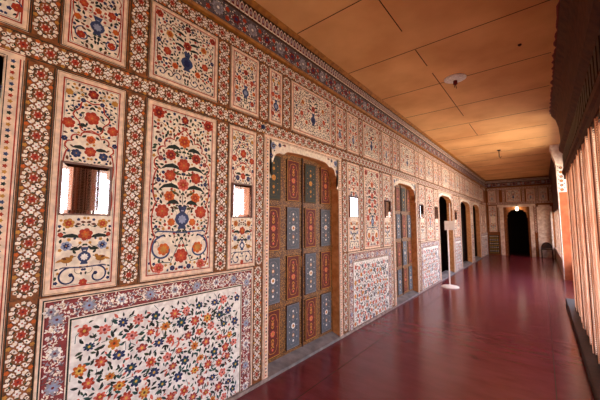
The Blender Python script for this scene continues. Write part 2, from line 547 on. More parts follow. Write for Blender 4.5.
def upper_panel(w, h=.59, seed=3):
    p = base_panel(w, h, fw=.03)
    hw = w / 2
    av = []
    if w > .5:
        A = arch_pts(hw - .055, -h / 2 + .12, .06, .2, nl=6, depth=.018, p=2.4, side=1)
        p.stroke(A, .007, 'brown', 3); av += avoid_arch(A)
        fl = [(0, .07, .036, 'red', 'crimson'), (hw * .5, .1, .03, 'ochre', 'red'), (hw * .55, -.04, .032, 'red', 'brick'), (hw * .78, .22, .03, 'red', 'crimson'),
              (hw * .33, -.13, .026, 'orange', 'red'), (hw * .25, .02, .02, 'plum', None), (hw * .78, .02, .018, 'navy', None), (0, .21, .025, 'crimson', None), (hw * .75, -.12, .022, 'red', None)]
        for y in (.14, .09, .04):
            for sg in (1, -1):
                p.leaf(sg * .02, y, PI / 2 - sg * 1.1, .085, .022, 'dgreen', 3, bend=-sg * .5)
            av += [(.05, y + .02, .02)]
        p.vase(0, -.06, .15, 'blue', 'navy'); av.append((0, -.06, .06))
        n = max(2, int(hw / .09))
        for i in range(n):
            cx = .05 + i * (hw - .1) / n + .02
            for sg in (1, -1):
                p.spiral(sg * cx, -h / 2 + .085, .036, PI, .95, .007, 'dbrown' if i % 2 else 'navy', 3, sg)
            av.append((cx, -h / 2 + .085, .036))
    else:
        A = arch_pts(hw - .045, -h / 2 + .05, .1, .23, nl=3, depth=.012, p=2, side=2)
        p.stroke(A, .006, 'red', 3); av += avoid_arch(A)
        k = hw / .17
        fl = [(0, .1, .028, 'red', 'crimson'), (.075 * k, .02, .026, 'red', 'brick'), (.07 * k, .17, .02, 'ochre', None), (0, .24, .018, 'crimson', None),
              (.1 * k, -.08, .02, 'orange', None), (.08 * k, -.185, .024, 'red', None), (0, .01, .02, 'orange', 'red')]
        p.vase(0, -.09, .12, 'blue', 'sky'); av.append((0, -.09, .05))
        for sg in (1, -1):
            p.spiral(sg * .07 * k, -.18, .05 * min(1, k), PI / 2, .9, .007, 'blue', 3, -sg)
        for i in range(10):
            a = 2 * PI * i / 10; av.append((abs(.07 * k + .05 * math.cos(a)), -.18 + .05 * math.sin(a), .006))
    for x, y, r, c, c2 in fl:
        for sg in ((1, -1) if x else (1,)):
            p.flower(sg * x, y, r, c, 4, 6, c2)
        av.append((x, y, r))
    filler(p, w - .08, h - .08, av, int(420 * w), seed, cols=('dgreen', 'green', 'dgreen', 'brown', 'red', 'navy'), L=(.02, .033), dist=.0215)
    return p


def medallion(p, cx, cy, R, alt=False):
    n = 12
    for k in range(n):
        a = 2 * PI * k / n
        p.lobes(cx + R * .82 * math.cos(a), cy + R * .82 * math.sin(a), R * .19, 5, .12, 'cream', 1 + .3 * (k % 2), sub=1)
        b = a + PI / n
        p.leaf(cx + R * .6 * math.cos(b), cy + R * .6 * math.sin(b), b + 1.2, R * .3, R * .15, ('dgreen', 'white', 'green', 'white')[k % 4], 2, bend=.6)
        if k % 3 == 1:
            p.lobes(cx + R * .82 * math.cos(a), cy + R * .82 * math.sin(a), R * .08, 5, .1, 'dgreen', 2, sub=1)
    p.lobes(cx, cy, R * .46, 8, .3, 'cream', 2.5, .1, sub=2)
    p.lobes(cx, cy, R * .37, 6, .3, 'red' if not alt else 'crimson', 3, .2)
    p.lobes(cx, cy, R * .11, 5, .1, 'crimson', 4, sub=1)


def band(n, pitch=.1165, w=.115, vertical=True, edge=True, seed=0):
    """a chain of garland medallions on the brown ground"""
    p = Paint(0.0015)
    Lh = n * pitch / 2
    T = (lambda a, b: (b, a)) if vertical else (lambda a, b: (a, b))
    r0, r1 = T(-Lh, -w / 2), T(Lh, w / 2)
    p.slab(r0[0], r0[1], r1[0], r1[1], .0015, M_WALL)
    if edge:
        for s_ in (-1, 1):
            a, b = T(-Lh, s_ * w / 2), T(Lh, s_ * (w / 2 - .005))
            p.rect(min(a[0], b[0]), min(a[1], b[1]), max(a[0], b[0]), max(a[1], b[1]), 'dgreen', 1)
    R = min(w / 2 - .005, pitch / 2 - .0005)
    for i in range(n):
        c = -Lh + (i + .5) * pitch
        medallion(p, *T(c, 0), R)
        if i < n - 1:
            d = c + pitch / 2
            p.lobes(*T(d, 0), R * .3, 4, .45, 'white', 2)
            p.lobes(*T(d, 0), R * .09, 4, .1, 'red', 3, sub=1)
            for s_ in (-1, 1):
                for e_ in (-1, 1):
                    x, y = T(d + e_ * R * .1, s_ * R * .42)
                    p.leaf(x, y, (0 if vertical else PI / 2) + (0 if s_ > 0 else PI) + e_ * .7 * s_, R * .42, R * .16, 'white', 2)
                x, y = T(d, s_ * (w / 2 - R * .26))
                p.lobes(x, y, R * .2, 5, .35, 'orange' if i % 2 else 'ochre', 2.4)
                x, y = T(d + R * .22, s_ * (w / 2 - R * .2))
                p.leaf(x, y, .6, R * .2, R * .1, 'dgreen', 2)
    return p


def dado_panel(w=1.52, h=1.05, seed=11):
    """maroon scroll border on three sides round a white flowered field"""
    r = random.Random(seed)
    p = Paint(0.012)
    hw, hh = w / 2, h / 2
    p.slab(-hw, -hh, hw, hh, .012, PM('frame'))
    o = .0
    for c, t in (('frame', .012), ('dgreen', .007), ('frame', .005), ('maroon', .007)):
        p.frame(-hw + o, -hh, hw - o, hh - o, t, c, 1); o += t
    b = .125
    p.rect(-hw + o, -hh, -hw + b, hh - o, 'plum', 1); p.rect(hw - b, -hh, hw - o, hh - o, 'plum', 1)
    p.rect(-hw + b, hh - b, hw - b, hh - o, 'plum', 1)
    segs = [(-hw + (o + b) / 2, -hh + .02, -hw + (o + b) / 2, hh - b), (hw - (o + b) / 2, -hh + .02, hw - (o + b) / 2, hh - b), (-hw + .05, hh - (o + b) / 2, hw - .05, hh - (o + b) / 2)]
    bw = (b - o) / 2 - .006
    for (x0, y0, x1, y1) in segs:
        L = math.hypot(x1 - x0, y1 - y0); ux, uy = (x1 - x0) / L, (y1 - y0) / L
        n = int(L / .17)
        for i in range(n + 1):
            t = L * i / n
            cx, cy = x0 + ux * t, y0 + uy * t
            p.lobes(cx, cy, bw * .9, 8, .4, 'mist' if i % 2 else 'white', 3)
            p.lobes(cx, cy, bw * .55, 6, .35, 'sky' if i % 2 else 'mist', 4)
            p.lobes(cx, cy, bw * .2, 5, .1, 'maroon', 5, sub=1)
        for k in range(int(L / .001)):
            t = r.uniform(0, L); q = r.uniform(-bw, bw)
            x, y = x0 + ux * t - uy * q, y0 + uy * t + ux * q
            a = r.uniform(0, 2 * PI); ln = r.uniform(.012, .022)
            p.leaf(x, y, a, ln, ln * .42, r.choice(('white', 'cream', 'white', 'mist', 'plum', 'slate', 'cream')), 2 + .8 * r.random(), bend=r.uniform(-1, 1))
    x0, y0, x1, y1 = -hw + b, -hh, hw - b, hh - b
    o = 0
    for c, t in (('maroon', .006), ('cream', .006), ('dgreen', .009), ('cream', .004)):
        p.frame(x0 + o, y0 - .02, x1 - o, y1 - o, t, c, 2 if c != 'cream' else 1) if False else None
        p.rect(x0 + o, y0, x0 + o + t, y1 - o, c, 2); p.rect(x1 - o - t, y0, x1 - o, y1 - o, c, 2); p.rect(x0 + o + t, y1 - o - t, x1 - o - t, y1 - o, c, 2)
        o += t
    x0 += o; x1 -= o; y1 -= o
    p.rect(x0, y0, x1, y1, 'white', 1)
    cols = [('navy', 'blue', 'yellow'), ('salmon', 'red', 'yellow'), ('ochre', 'orange', 'brown'), ('salmon', 'pink', 'crimson'), ('orange', 'yellow', 'brown'), ('plum', 'salmon', 'yellow'), ('navy', 'teal', 'yellow'), ('red', 'salmon', 'yellow')]
    pts = []
    row = 0; y = y0 + .045
    pitch = .112
    while y < y1 - .02:
        x = x0 + .045 + (row % 2) * pitch / 2
        k = row * 3
        while x < x1 - .02:
            fx, fy = x + r.uniform(-.02, .02), y + r.uniform(-.016, .016)
            rr = r.uniform(.03, .041)
            c, c2, c3 = cols[(k * 3 + row * 2 + r.randint(0, 2)) % len(cols)]
            n = r.choice((5, 6, 7, 8))
            rot = r.uniform(0, 2)
            ex_ = r.choice((1, 1, .75)); p.lobes(fx, fy, rr, n, .36, c, 4, rot, sx=1, sy=ex_); p.lobes(fx, fy, rr * .62, n, .4, c2, 5, rot + .3, sx=1, sy=ex_); p.lobes(fx, fy, rr * .24, 6, .1, c3, 6, sub=1)
            pts.append((fx, fy, rr)); x += pitch; k += 1
        y += pitch * .86; row += 1
    for (fx, fy, rr) in pts:
        a0 = r.uniform(0, 2 * PI)
        st = [(fx + t * .075 * math.cos(a0 + t * 1.3), fy + t * .075 * math.sin(a0 + t * 1.3)) for t in (0, .3, .6, 1)]
        st = [(min(max(a, x0 + .004), x1 - .004), min(max(b_, y0), y1 - .004)) for a, b_ in st]
        p.stroke(st, .0036, 'teal', 2)
        m = r.randint(7, 10)
        for i in range(m):
            a = a0 + 2 * PI * i / m + r.uniform(-.3, .3)
            dd = rr * r.uniform(1.0, 1.5)
            lx, ly = fx + math.cos(a) * dd, fy + math.sin(a) * dd
            ln = r.uniform(.024, .046)
            ex, ey = lx + math.cos(a) * ln, ly + math.sin(a) * ln
            if not (x0 + .006 < ex < x1 - .006 and y0 < ey < y1 - .006 and x0 < lx < x1 and ly > y0):
                continue
            p.leaf(lx, ly, a + r.uniform(-1.2, 1.2), ln, ln * .42, r.choice(('dgreen', 'green', 'teal', 'dgreen', 'dgreen', 'teal', 'salmon')), 3, bend=r.uniform(-1, 1))
    return p


def frieze_unit(L=1.6):
    p = Paint(0.006)
    p.slab(-L / 2, -.1, L / 2, .1, .006, PM('slate'))
    p.rect(-L / 2, -.1, L / 2, -.092, 'dbrown', 1); p.rect(-L / 2, .092, L / 2, .1, 'dbrown', 1)
    n = 16; r = random.Random(5)
    for i in range(n):
        c = -L / 2 + (i + .5) * L / n
        if i % 4 == 1:
            p.lobes(c, 0, .062, 10, .25, 'mist', 2); p.lobes(c, 0, .04, 8, .3, 'grey', 3); p.lobes(c, 0, .015, 6, .1, 'white', 4, sub=1)
        elif i % 4 == 3:
            p.lobes(c, 0, .05, 6, .4, 'crimson', 3); p.lobes(c, 0, .02, 6, .2, 'navy', 4)
        else:
            p.lobes(c, .04, .026, 5, .4, 'navy' if i % 2 else 'red', 3); p.lobes(c, -.045, .026, 5, .4, 'red', 3)
    for k in range(430):
        x, y = r.uniform(-L / 2 + .015, L / 2 - .015), r.uniform(-.08, .08); a = r.uniform(0, 2 * PI); ln = r.uniform(.018, .032)
        p.leaf(x, y, a, min(ln, .02), ln * .4, r.choice(('white', 'cream', 'cream', 'dgreen', 'navy', 'mist')), 1.5, bend=r.uniform(-1, 1))
    return p


def lotus_unit(L=1.6, h=.13):
    p = Paint(0.01)
    p.slab(-L / 2, -h / 2, L / 2, h / 2, .01, PM('brown'))
    p.rect(-L / 2, -h / 2, L / 2, h / 2, 'pink', 1) if False else p.rect(-L / 2, -h / 2, L / 2, h / 2, 'dbrown', 1)
    n = 29; w = L / n
    for i in range(n):
        c = -L / 2 + (i + .5) * w
        for c_, k, l in (('cream', .9, 2), ('maroon', .66, 3), ('mist', .3, 4)):
            a, b = w / 2 * k, h * .46 * k
            pts = [(c - a, -b), (c + a, -b), (c + a, b * .1), (c + a * .75, b * .6), (c, b), (c - a * .75, b * .6), (c - a, b * .1)]
            p.poly(pts, c_, l)
    return p


# ------------------------------------------------------------------ room shell
DOORS = [(-1.21, .17), (2.10, 3.42), (5.37, 6.60), (8.48, 10.0), (11.2, 12.95), (13.5, 15.1)]   # clear openings along the wall
SPRING, TOP, FRT = 1.98, 2.30, 2.385
TH = 0.16

mb = MB()
ys = [YN] + [v + e for d in DOORS for v, e in zip(d, (-.006, .006))] + [YF]
for i in range(0, len(ys), 2):
    mb.box(-D - TH, -D, ys[i], ys[i + 1], 0, FRT - .02, M_WALL)
mb.box(-D - TH, -D, YN, YF, FRT - .02, H, M_WALL)
wall_left = struct(mb.build('wall_left'))

mb = MB(); mb.box(-5.6, .8, YN - .3, YF + 3.2, -.12, 0, MATS['floor'])
floor = struct(mb.build('floor'))
mb = MB(); mb.box(-1.715, -1.709, YN, YF, 0, .0012, M_SEAM); mb.box(.018, .026, YN, YF, 0, .0012, M_SEAM)
sm = mb.build('floor_joint', floor)

mb = MB(); mb.box(-5.6, .85, YN - .3, YF + 3.2, H, H + .15, M_CEIL)
ceiling = struct(mb.build('ceiling'))
mb = MB()
s_ = .005
for k in range(-4, 12):
    y = 2.48 + 1.165 * k
    if YN < y < YF:
        mb.box(-D + .06, .2, y - s_, y + s_, H - .002, H, M_SEAM)
for k, (a, b) in enumerate(((2.48, 3.2), (3.66, 4.15), (4.4, 6.6), (7.2, 8.3), (-1, 1.3))):
    mb.box(-1.12 - s_, -1.12 + s_, a, b, H - .002, H, M_SEAM)
mb.build('board_joint', ceiling)

# rooms behind the doorways
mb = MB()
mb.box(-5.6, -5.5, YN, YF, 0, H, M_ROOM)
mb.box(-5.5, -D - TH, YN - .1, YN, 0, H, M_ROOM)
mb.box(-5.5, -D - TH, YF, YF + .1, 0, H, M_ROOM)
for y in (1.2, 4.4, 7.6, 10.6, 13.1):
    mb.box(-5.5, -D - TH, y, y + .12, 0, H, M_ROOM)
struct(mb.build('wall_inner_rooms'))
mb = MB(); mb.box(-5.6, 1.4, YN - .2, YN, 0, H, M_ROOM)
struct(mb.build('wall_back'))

# skirting step along the painted wall
mb = MB()
for i in range(0, len(ys), 2):
    mb.box(-D - .001, -D + .022, ys[i] - .03, ys[i + 1] + .03, 0, .035, M_SKIRT)
struct(bevel(mb.build('baseboard_left'), .006))

# ------------------------------------------------------------------ painted decoration of the left wall
def put(proto, u, v, sy=1.0, used=set()):
    """first call places the prototype itself, later calls place copies that share its mesh"""
    if proto.name in used:
        proto = proto.copy(); COL.objects.link(proto)
    else:
        used.add(proto.name)
    proto.location = (-D, u, v); proto.scale = (1, sy, 1)
    return proto


VZ = (1.105 + 2.39) / 2
P_TALL = tall_panel().build('painted_panel', wall_left)
P_NARR = narrow_panel(.37).build('painted_panel', wall_left)
P_UW = upper_panel(.58, seed=3).build('painted_panel', wall_left)
P_UX = upper_panel(.82, seed=7).build('painted_panel', wall_left)
P_UN = upper_panel(.35, seed=5).build('painted_panel', wall_left)
P_US = upper_panel(.205, seed=6).build('painted_panel', wall_left)
P_VL = band(11, .1165, .12).build('floral_band', wall_left)
P_VU = band(5, .1165, .125).build('floral_band', wall_left)
P_H = band(28, .1153, .125, vertical=False).build('floral_band', wall_left)
P_DADO = dado_panel().build('dado_panel', wall_left)
P_DB = band(9, .1165, .12).build('floral_band', wall_left)
P_FR = frieze_unit().build('frieze', wall_left)
P_LO = lotus_unit().build('lotus_moulding', wall_left)

SEG = [0.25, 3.52, 6.71]                       # starts of the three full wall fields between doors
for s0 in SEG:
    put(P_NARR, s0 + .315, VZ)
    put(P_TALL, s0 + .925, VZ)
    put(P_NARR, s0 + 1.51, VZ, .88)
    for c, w in ((.065, .12), (.568, .12), (1.283, .12)):
        put(P_VL, s0 + c, VZ, w / .12)
    put(P_DADO, s0 + .885, .57)
    put(P_DB, s0 + .062, .575); put(P_DB, s0 + 1.713, .575, .85)
    put(P_VL, s0 + 1.725, VZ, .8)
for s0, kind in ((10.09, 'a'), (13.02, 'b'), (15.2, 'c')):
    L = {'a': .96, 'b': .36, 'c': 2.0}[kind]
    put(P_DADO, s0 + .04 + L / 2, .57, L / 1.52)
    if kind == 'a':
        put(P_VL, s0 + .06, VZ, .9); put(P_NARR, s0 + .3, VZ, .8); put(P_TALL, s0 + .68, VZ, .7); put(P_VL, s0 + .95, VZ, .9)
    if kind == 'b':
        put(P_NARR, s0 + .2, VZ)
    if kind == 'c':
        put(P_VL, s0 + .1, VZ); put(P_NARR, s0 + .4, VZ); put(P_TALL, s0 + 1.0, VZ); put(P_NARR, s0 + 1.6, VZ); put(P_VL, s0 + 1.9, VZ)
VU = (2.545 + 3.13) / 2
for s0 in (-3.07, .25, 3.53, 6.74, 9.95, 13.16):
    for c, pr in ((.315, P_UN), (.925, P_UW), (1.525, P_UN), (1.94, P_US), (2.6, P_UX), (3.22, P_US)):
        if s0 + c < YF - .2:
            put(pr, s0 + c, VU)
    for c in (.07, .566, 1.28, 1.77, 2.115, 3.06):
        if s0 + c < YF - .2:
            put(P_VU, s0 + c, VU)
for k in range(5):
    y = -1.2 + 3.2284 * (k + .5) + .8
    put(P_H, y, 2.465); put(P_H, y, 3.197)
put(P_H, YF - .62, 2.465, .38); put(P_H, YF - .62, 3.195, .38)
for k in range(11):
    put(P_FR, -.3 + 1.6 * (k + .5), 3.405); put(P_LO, -.3 + 1.6 * (k + .5), 3.572)
mb = MB()
mb.rings([[(-D, y, 3.262), (-D + .03, y, 3.266), (-D + .042, y, 3.285), (-D + .03, y, 3.3), (-D, y, 3.304)] for y in (YN, YF)], M_GILT)
mb.rings([[(-D, y, 3.637), (-D + .02, y, 3.64), (-D + .05, y, 3.662), (-D + .055, y, H), (-D, y, H)] for y in (YN, YF)], M_GILT)
struct(mb.build('trim_1'))
# fixing knob above the second floral band
mb = MB(); mb.rings([[(-D + x, 2.01 + r * math.cos(a), 2.47 + r * math.sin(a)) for a in [2 * PI * i / 14 for i in range(14)]] for x, r in ((0, .024), (.012, .024), (.02, .012))], PM('navy'))
kb = mb.build('wall_knob'); kb.parent = wall_left  # tag(kb, 'small dark blue round knob fixed in the floral band above the near closed door', 'knob')

# ------------------------------------------------------------------ doorways
def doorway(idx, y0, y1):
    a = (y1 - y0) / 2
    A = arch_pts(a, 0.0, SPRING, TOP, nl=3, depth=.04, p=3.4, flat=.66)
    mb = MB()
    rec = .14
    X0, X1 = 0.0, -rec
    for (u0, v0), (u1, v1) in zip(A, A[1:]):
        if abs(u1 - u0) > 1e-6:
            mb.face([(X0, u0, v0), (X0, u1, v1), (X0, u1, FRT - .02), (X0, u0, FRT - .02)], PM('cream'))
            mb.face([(X1, u0, v0), (X1, u1, v1), (X1, u1, FRT - .02), (X1, u0, FRT - .02)], M_JAMB)
        mb.face([(X0, u0, v0), (X1, u0, v0), (X1, u1, v1), (X0, u1, v1)], M_JAMB)
    # jamb linings
    # raised frame
    fo = .075
    mb.box(-.001, .012, -a - fo, -a - .0, 0, FRT - .018, PM('frame'))
    mb.box(-.001, .012, a, a + fo, 0, FRT - .018, PM('frame'))
    mb.box(-.001, .012, -a - fo, a + fo, FRT - .018, FRT + .02, PM('frame'))
    o = mb.build('door_%d' % idx, None, (-D, (y0 + y1) / 2, 0))
    struct(o)
    # painted spandrels and frame lines
    p = Paint(0.0005)
    for sg in (1, -1):
        for (x, y, r, c) in ((a - .06, 2.31, .04, 'sky'), (a - .03, 2.2, .028, 'blue'), (a - .16, 2.335, .024, 'blue'), (a - .24, 2.345, .016, 'red')):
            p.flower(sg * x, y, r, c, 2, 6, 'navy', 'yellow')
        for (x, y, an) in ((a - .11, 2.32, .3), (a - .03, 2.26, 1.6), (a - .2, 2.34, 2.8), (a - .09, 2.27, -.6), (a - .015, 2.13, 1.4)):
            p.leaf(sg * x, y, an if sg > 0 else PI - an, .035, .014, 'dgreen', 2)
        p.base = .012
        for w_, off, c in ((.004, fo - .006, 'dbrown'), (.006, fo - .02, 'red'), (.004, .004, 'dbrown')):
            u = sg * (a + off); p.rect(min(u, u + w_), .04, max(u, u + w_), FRT - .01, c, 1)
        r = random.Random(2)
        for i in range(76):
            zz = .06 + i * .031
            if zz < FRT - .02:
                p.lobes(sg * (a + .03), zz, .012, 5, .4, ('red', 'dgreen', 'blue', 'ochre')[i % 4], 1, sub=2)
        p.base = .0005
    p.base = .012
    p.rect(-a - fo, FRT + .012, a + fo, FRT + .016, 'red', 1); p.rect(-a, FRT - .012, a, FRT - .008, 'dbrown', 1)
    p.build('painted_surround', o)
    # stone sill
    mb = MB()
    mb.rings([[(-rec - .1, y, 0), (.015, y, 0), (.015, y, .03), (-.02, y, .04), (-rec + .02, y, .075), (-rec - .1, y, .075)] for y in (-a, a)], M_STONE)
    mb.build('sill', o)
    return o, a, rec


def leaf_mesh(w, z0, z1, seed):
    mb = MB()
    mb.box(-.045, 0, -w / 2, w / 2, z0, z1, MATS['door'])
    mb.box(0, .012, -w / 2, -w / 2 + .02, z0, z1, PM('dbrown'))
    return mb


def door_panel(w, h, ground, line, lit):
    p = Paint(0.012)
    p.slab(-w / 2, -h / 2, w / 2, h / 2, .012, PM('dbrown'))
    p.rect(-w / 2 + .012, -h / 2 + .012, w / 2 - .012, h / 2 - .012, ground, 1)
    p.frame(-w / 2 + .006, -h / 2 + .006, w / 2 - .006, h / 2 - .006, .007, line, 2)
    A = [( (w / 2 - .035) * math.copysign(abs(math.cos(t)) ** .6, math.cos(t)) * (1 - .06 * math.cos(8 * t)), (h / 2 - .045) * math.copysign(abs(math.sin(t)) ** .8, math.sin(t))) for t in [2 * PI * i / 40 for i in range(40)]]
    p.stroke(A, .005, line, 2, closed=True)
    p.flower(0, 0, .034, lit, 3, 8, 'ochre', 'red')
    for sg in (1, -1):
        p.flower(0, sg * .1, .02, 'ochre', 3, 6, lit); p.flower(0, sg * .16, .014, lit, 3, 5)
        for t in (1, -1):
            p.leaf(0, sg * .05, sg * (PI / 2 - t * .6), .04, .014, line, 2); p.leaf(0, sg * .12, sg * (PI / 2 - t * .8), .035, .012, line, 2)
            for q in (.0, .06, .13):
                p.lobes(t * (w / 2 - .05), sg * q, .006, 5, .2, lit, 3, sub=1)
    return p


DP = {}
def get_panel(kind, parent):
    if kind not in DP:
        g, l, t = {'r': ('doorred', 'ochre', 'salmon'), 'b': ('doorblue', 'grey', 'white'), 'd': ('doorblue_shade', 'olive', 'ochre')}[kind]
        o = door_panel(.225, .485, g, l, t).build('leaf_panel', parent)
        DP[kind] = o
        return o
    o = DP[kind].copy(); COL.objects.link(o); o.parent = parent
    return o


def closed_door(idx, y0, y1):
    o, a, rec = doorway(idx, y0, y1)
    for side in (-1, 1):
        lw = a - .004
        lf = leaf_mesh(lw, .08, 2.36, 0).build('door_leaf', o, (-rec + .03, side * a / 2, 0))
        for r_ in range(4):
            zc = (.36, .9, 1.45, 2.0)[r_]
            for c_ in range(2):
                base = 'rb' if r_ in (0, 2) else 'br'
                k = base[c_]
                if r_ == 2:
                    k = 'rd'[c_] if False else 'rb'[c_]
                if r_ == 3:
                    k = 'dr'[c_]  # top row: darker copy of the blue, its shade put into the paint
                pn = get_panel(k, lf)
                pn.location = (0, (-.25, .25)[c_] * lw * 1.0 + .005, zc)
                pn.scale = (1, lw / .66, 1)
            mbr = MB(); mbr.box(0, .008, -lw / 2 + .02, lw / 2, zc - .275, zc - .245, MATS['door'])
            mbr.build('rail', lf)
        if side < 0:
            mb = MB(); mb.tube([(.0, lw / 2 - .03, 1.12), (.03, lw / 2 - .03, 1.12), (.03, lw / 2 - .03, 1.0), (0, lw / 2 - .03, 1.0)], .006, M_GILT)
            mb.build('door_handle', lf)
    return o


doorway(0, *DOORS[0])
closed_door(1, *DOORS[1])
closed_door(2, *DOORS[2])
for i in (3, 4, 5):
    doorway(i, *DOORS[i])

# ------------------------------------------------------------------ end wall
EX0, EX1 = -1.30, -.50
mb = MB()
yb = YF + .35
mb.box(-D, EX0, YF, yb, 0, 2.36, M_WALL); mb.box(EX1, -.1, YF, yb, 0, 2.36, M_WALL)
mb.box(.31, .75, YF, yb, 0, 2.36, M_WALL); mb.box(-D, .75, YF, yb, 2.36, H, M_WALL)
mb.box(-.1, .31, YF + .12, yb, 0, 2.36, M_LIMEW); mb.box(-.1, .31, YF, YF + .12, 2.2, 2.36, M_LIMEW)
wall_far = struct(mb.build('wall_far'))
mb = MB()
for x0, x1 in ((-1.58, -1.42), (-.42, -.28)):
    mb.box(x0, x1, YF - .06, YF, 0, 2.3, M_LIMEW)
mb.box(-1.66, -.2, YF - .07, YF, 2.3, 2.42, M_LIMEW)
mb.box(-.16, -.1, YF - .03, YF, .0, 2.26, M_LIMEW); mb.box(.31, .37, YF - .03, YF, 0, 2.26, M_LIMEW)
mb.box(-.16, .37, YF - .03, YF, 2.2, 2.28, M_LIMEW)
A = arch_pts((EX1 - EX0) / 2, 0, 1.8, 2.2, nl=4, depth=.03, p=2.2)
cx = (EX0 + EX1) / 2
for (u0, v0), (u1, v1) in zip(A, A[1:]):
    if abs(u1 - u0) > 1e-6:
        mb.face([(cx + u0, YF - .002, v0), (cx + u1, YF - .002, v1), (cx + u1, YF - .002, 2.36), (cx + u0, YF - .002, 2.36)], M_JAMB)
    mb.face([(cx + u0, YF - .002, v0), (cx + u0, YF + .2, v0), (cx + u1, YF + .2, v1), (cx + u1, YF - .002, v1)], M_JAMB)
mb.build('stone_surround', wall_far)
mb = MB()
mb.box(-D, .75, YF + 3.0, YF + 3.1, 0, H, M_ROOM); mb.box(-D - .1, -D, YF, YF + 3, 0, H, M_ROOM); mb.box(.75, .85, YF, YF + 3, 0, H, M_ROOM)
struct(mb.build('wall_far_room'))


def put_far(proto, x, z, sx=1.0):
    o = proto.copy(); COL.objects.link(o); o.parent = wall_far
    o.location = (x, YF, z); o.rotation_euler = (0, 0, -PI / 2); o.scale = (1, sx, 1)
    return o


for x, s_ in ((-1.86, .95), (-1.0, 1.0), (-.35, .95), (.1, .9)):
    put_far(P_UN if s_ != 1 else P_UW, x, VU, s_)
for x_ in (-1.62, -1.38, -.62, -.12, .36):
    put_far(P_VU, x_, VU)
put_far(P_VL, -1.62, VZ, .5); put_far(P_NARR, .2, VZ, .3) if False else None
put_far(P_H, -.7, 3.195, .85); put_far(P_H, -.7, 2.49, .85)
put_far(P_FR, -1.3, 3.405); put_far(P_FR, .0, 3.405, .9); put_far(P_LO, -1.3, 3.572); put_far(P_LO, 0, 3.572, .9)
put_far(P_NARR, -1.86, VZ, .9)
put_far(P_VL, -.22, VZ, .8)
p = Paint(.01)
p.slab(-.2, -.45, .2, .45, .01, PM('dgreen'))
r = random.Random(8)
for i in range(5):
    for j in range(10):
        p.flower(-.15 + i * .075, -.4 + j * .088, .026, ('yellow', 'cream')[j % 2], 1, 5, 'ochre', None)
o = p.build('dado_panel', wall_far); o.location = (-1.86, YF, .5); o.rotation_euler = (0, 0, -PI / 2)
o['label'] = 'dark green dado panel sprinkled with pale yellow blossoms'

# ------------------------------------------------------------------ right side: arcade with cane blinds
PX0, PX1 = .41, .66
PY = [1.2 + .98 * k for k in range(-4, 7)]      # piers
KY = 7.62
mb = MB()
mb.box(.27, .66, YN, KY, 0, .1, M_DARKW)
struct(bevel(mb.build('baseboard_right'), .012))
mb = MB()
# beam over the arcade with stepped mouldings and a cove up to the ceiling
prof = [(.66, 2.36), (.37, 2.36), (.37, 2.44), (.35, 2.46), (.35, 2.52), (.38, 2.56), (.38, 2.86), (.35, 2.9), (.33, 2.93), (.33, 2.99), (.36, 3.02), (.36, 3.2),
        (.345, 3.4), (.31, 3.55), (.25, 3.64), (.25, H), (.66, H)]
mb.rings([[(x, y, z) for x, z in prof] for y in (YN, KY)], M_DARKP)
wall_right = struct(mb.build('wall_right'))
mb = MB()
for k in range(70):
    y = -2.9 + k * .16
    if y < KY - .1:
        mb.box(.372, .383, y, y + .1, 2.6, 2.82, M_DARKW)
mb.build('carved_fretwork', wall_right)
mb = MB()
r = random.Random(3)
pts = [(.225 + r.uniform(-.018, .018), YN + k * .07) for k in range(int((KY - YN) / .07) + 1)]
for (xa, ya), (xb, yb_) in zip(pts, pts[1:]):
    mb.face([(xa, ya, H - .003), (xa + .012, ya, H - .003), (xb + .012, yb_, H - .003), (xb, yb_, H - .003)], PM('plum'))
    mb.face([(xa + .012, ya, H - .0025), (.27, ya, H - .0025), (.27, yb_, H - .0025), (xb + .012, yb_, H - .0025)], PM('brown'))
mb.build('ragged_plaster_edge', ceiling)
for k, y in enumerate(PY):
    mb = MB()
    w = .07 if k != 4 else .13
    mb.box(PX0 + .02, PX1, y - w, y + w, .1, 2.36, M_TERRA_SUN)
    mb.box(PX0 + .03 - .02, PX0 + .021, y - w * .55, y + w * .55, .12, 2.34, M_DARKW)
    mb.box(PX0 - .01, PX1, y - w - .015, y + w + .015, .1, .24, M_TERRA_SUN)
    mb.box(PX0 - .01, PX1, y - w - .015, y + w + .015, 2.26, 2.36, M_TERRA_SUN)
    o = bevel(mb.build('arcade_pier', wall_right), .004)


def make_blind(w, h, seed, hz=.0034):
    """cane blind: thin horizontal slats tied to upright rods, slightly bowed"""
    r = random.Random(seed)
    mb = MB()
    n = int(w / .042)
    bow = lambda t: -.014 * math.sin(PI * t) ** 2 - .028 * math.sin(2 * PI * t * round(w / .32))
    for i in range(n + 1):
        t = i / n
        x = bow(t); y = -w / 2 + w * t
        mb.box(x - .003, x + .005, y - .0045, y + .0045, 0, h, MATS['cane'])
    m = int(h / .02)
    for j in range(m):
        z = (j + .5) * h / m
        k = 24
        for i in range(k):
            t0, t1 = i / k, (i + 1) / k
            x0, x1 = bow(t0), bow(t1); y0, y1 = -w / 2 + w * t0, -w / 2 + w * t1
            mb.face([(x0 + .003, y0, z - hz), (x1 + .003, y1, z - hz), (x1 + .003, y1, z + hz), (x0 + .003, y0, z + hz)], MATS['cane'])
    return mb


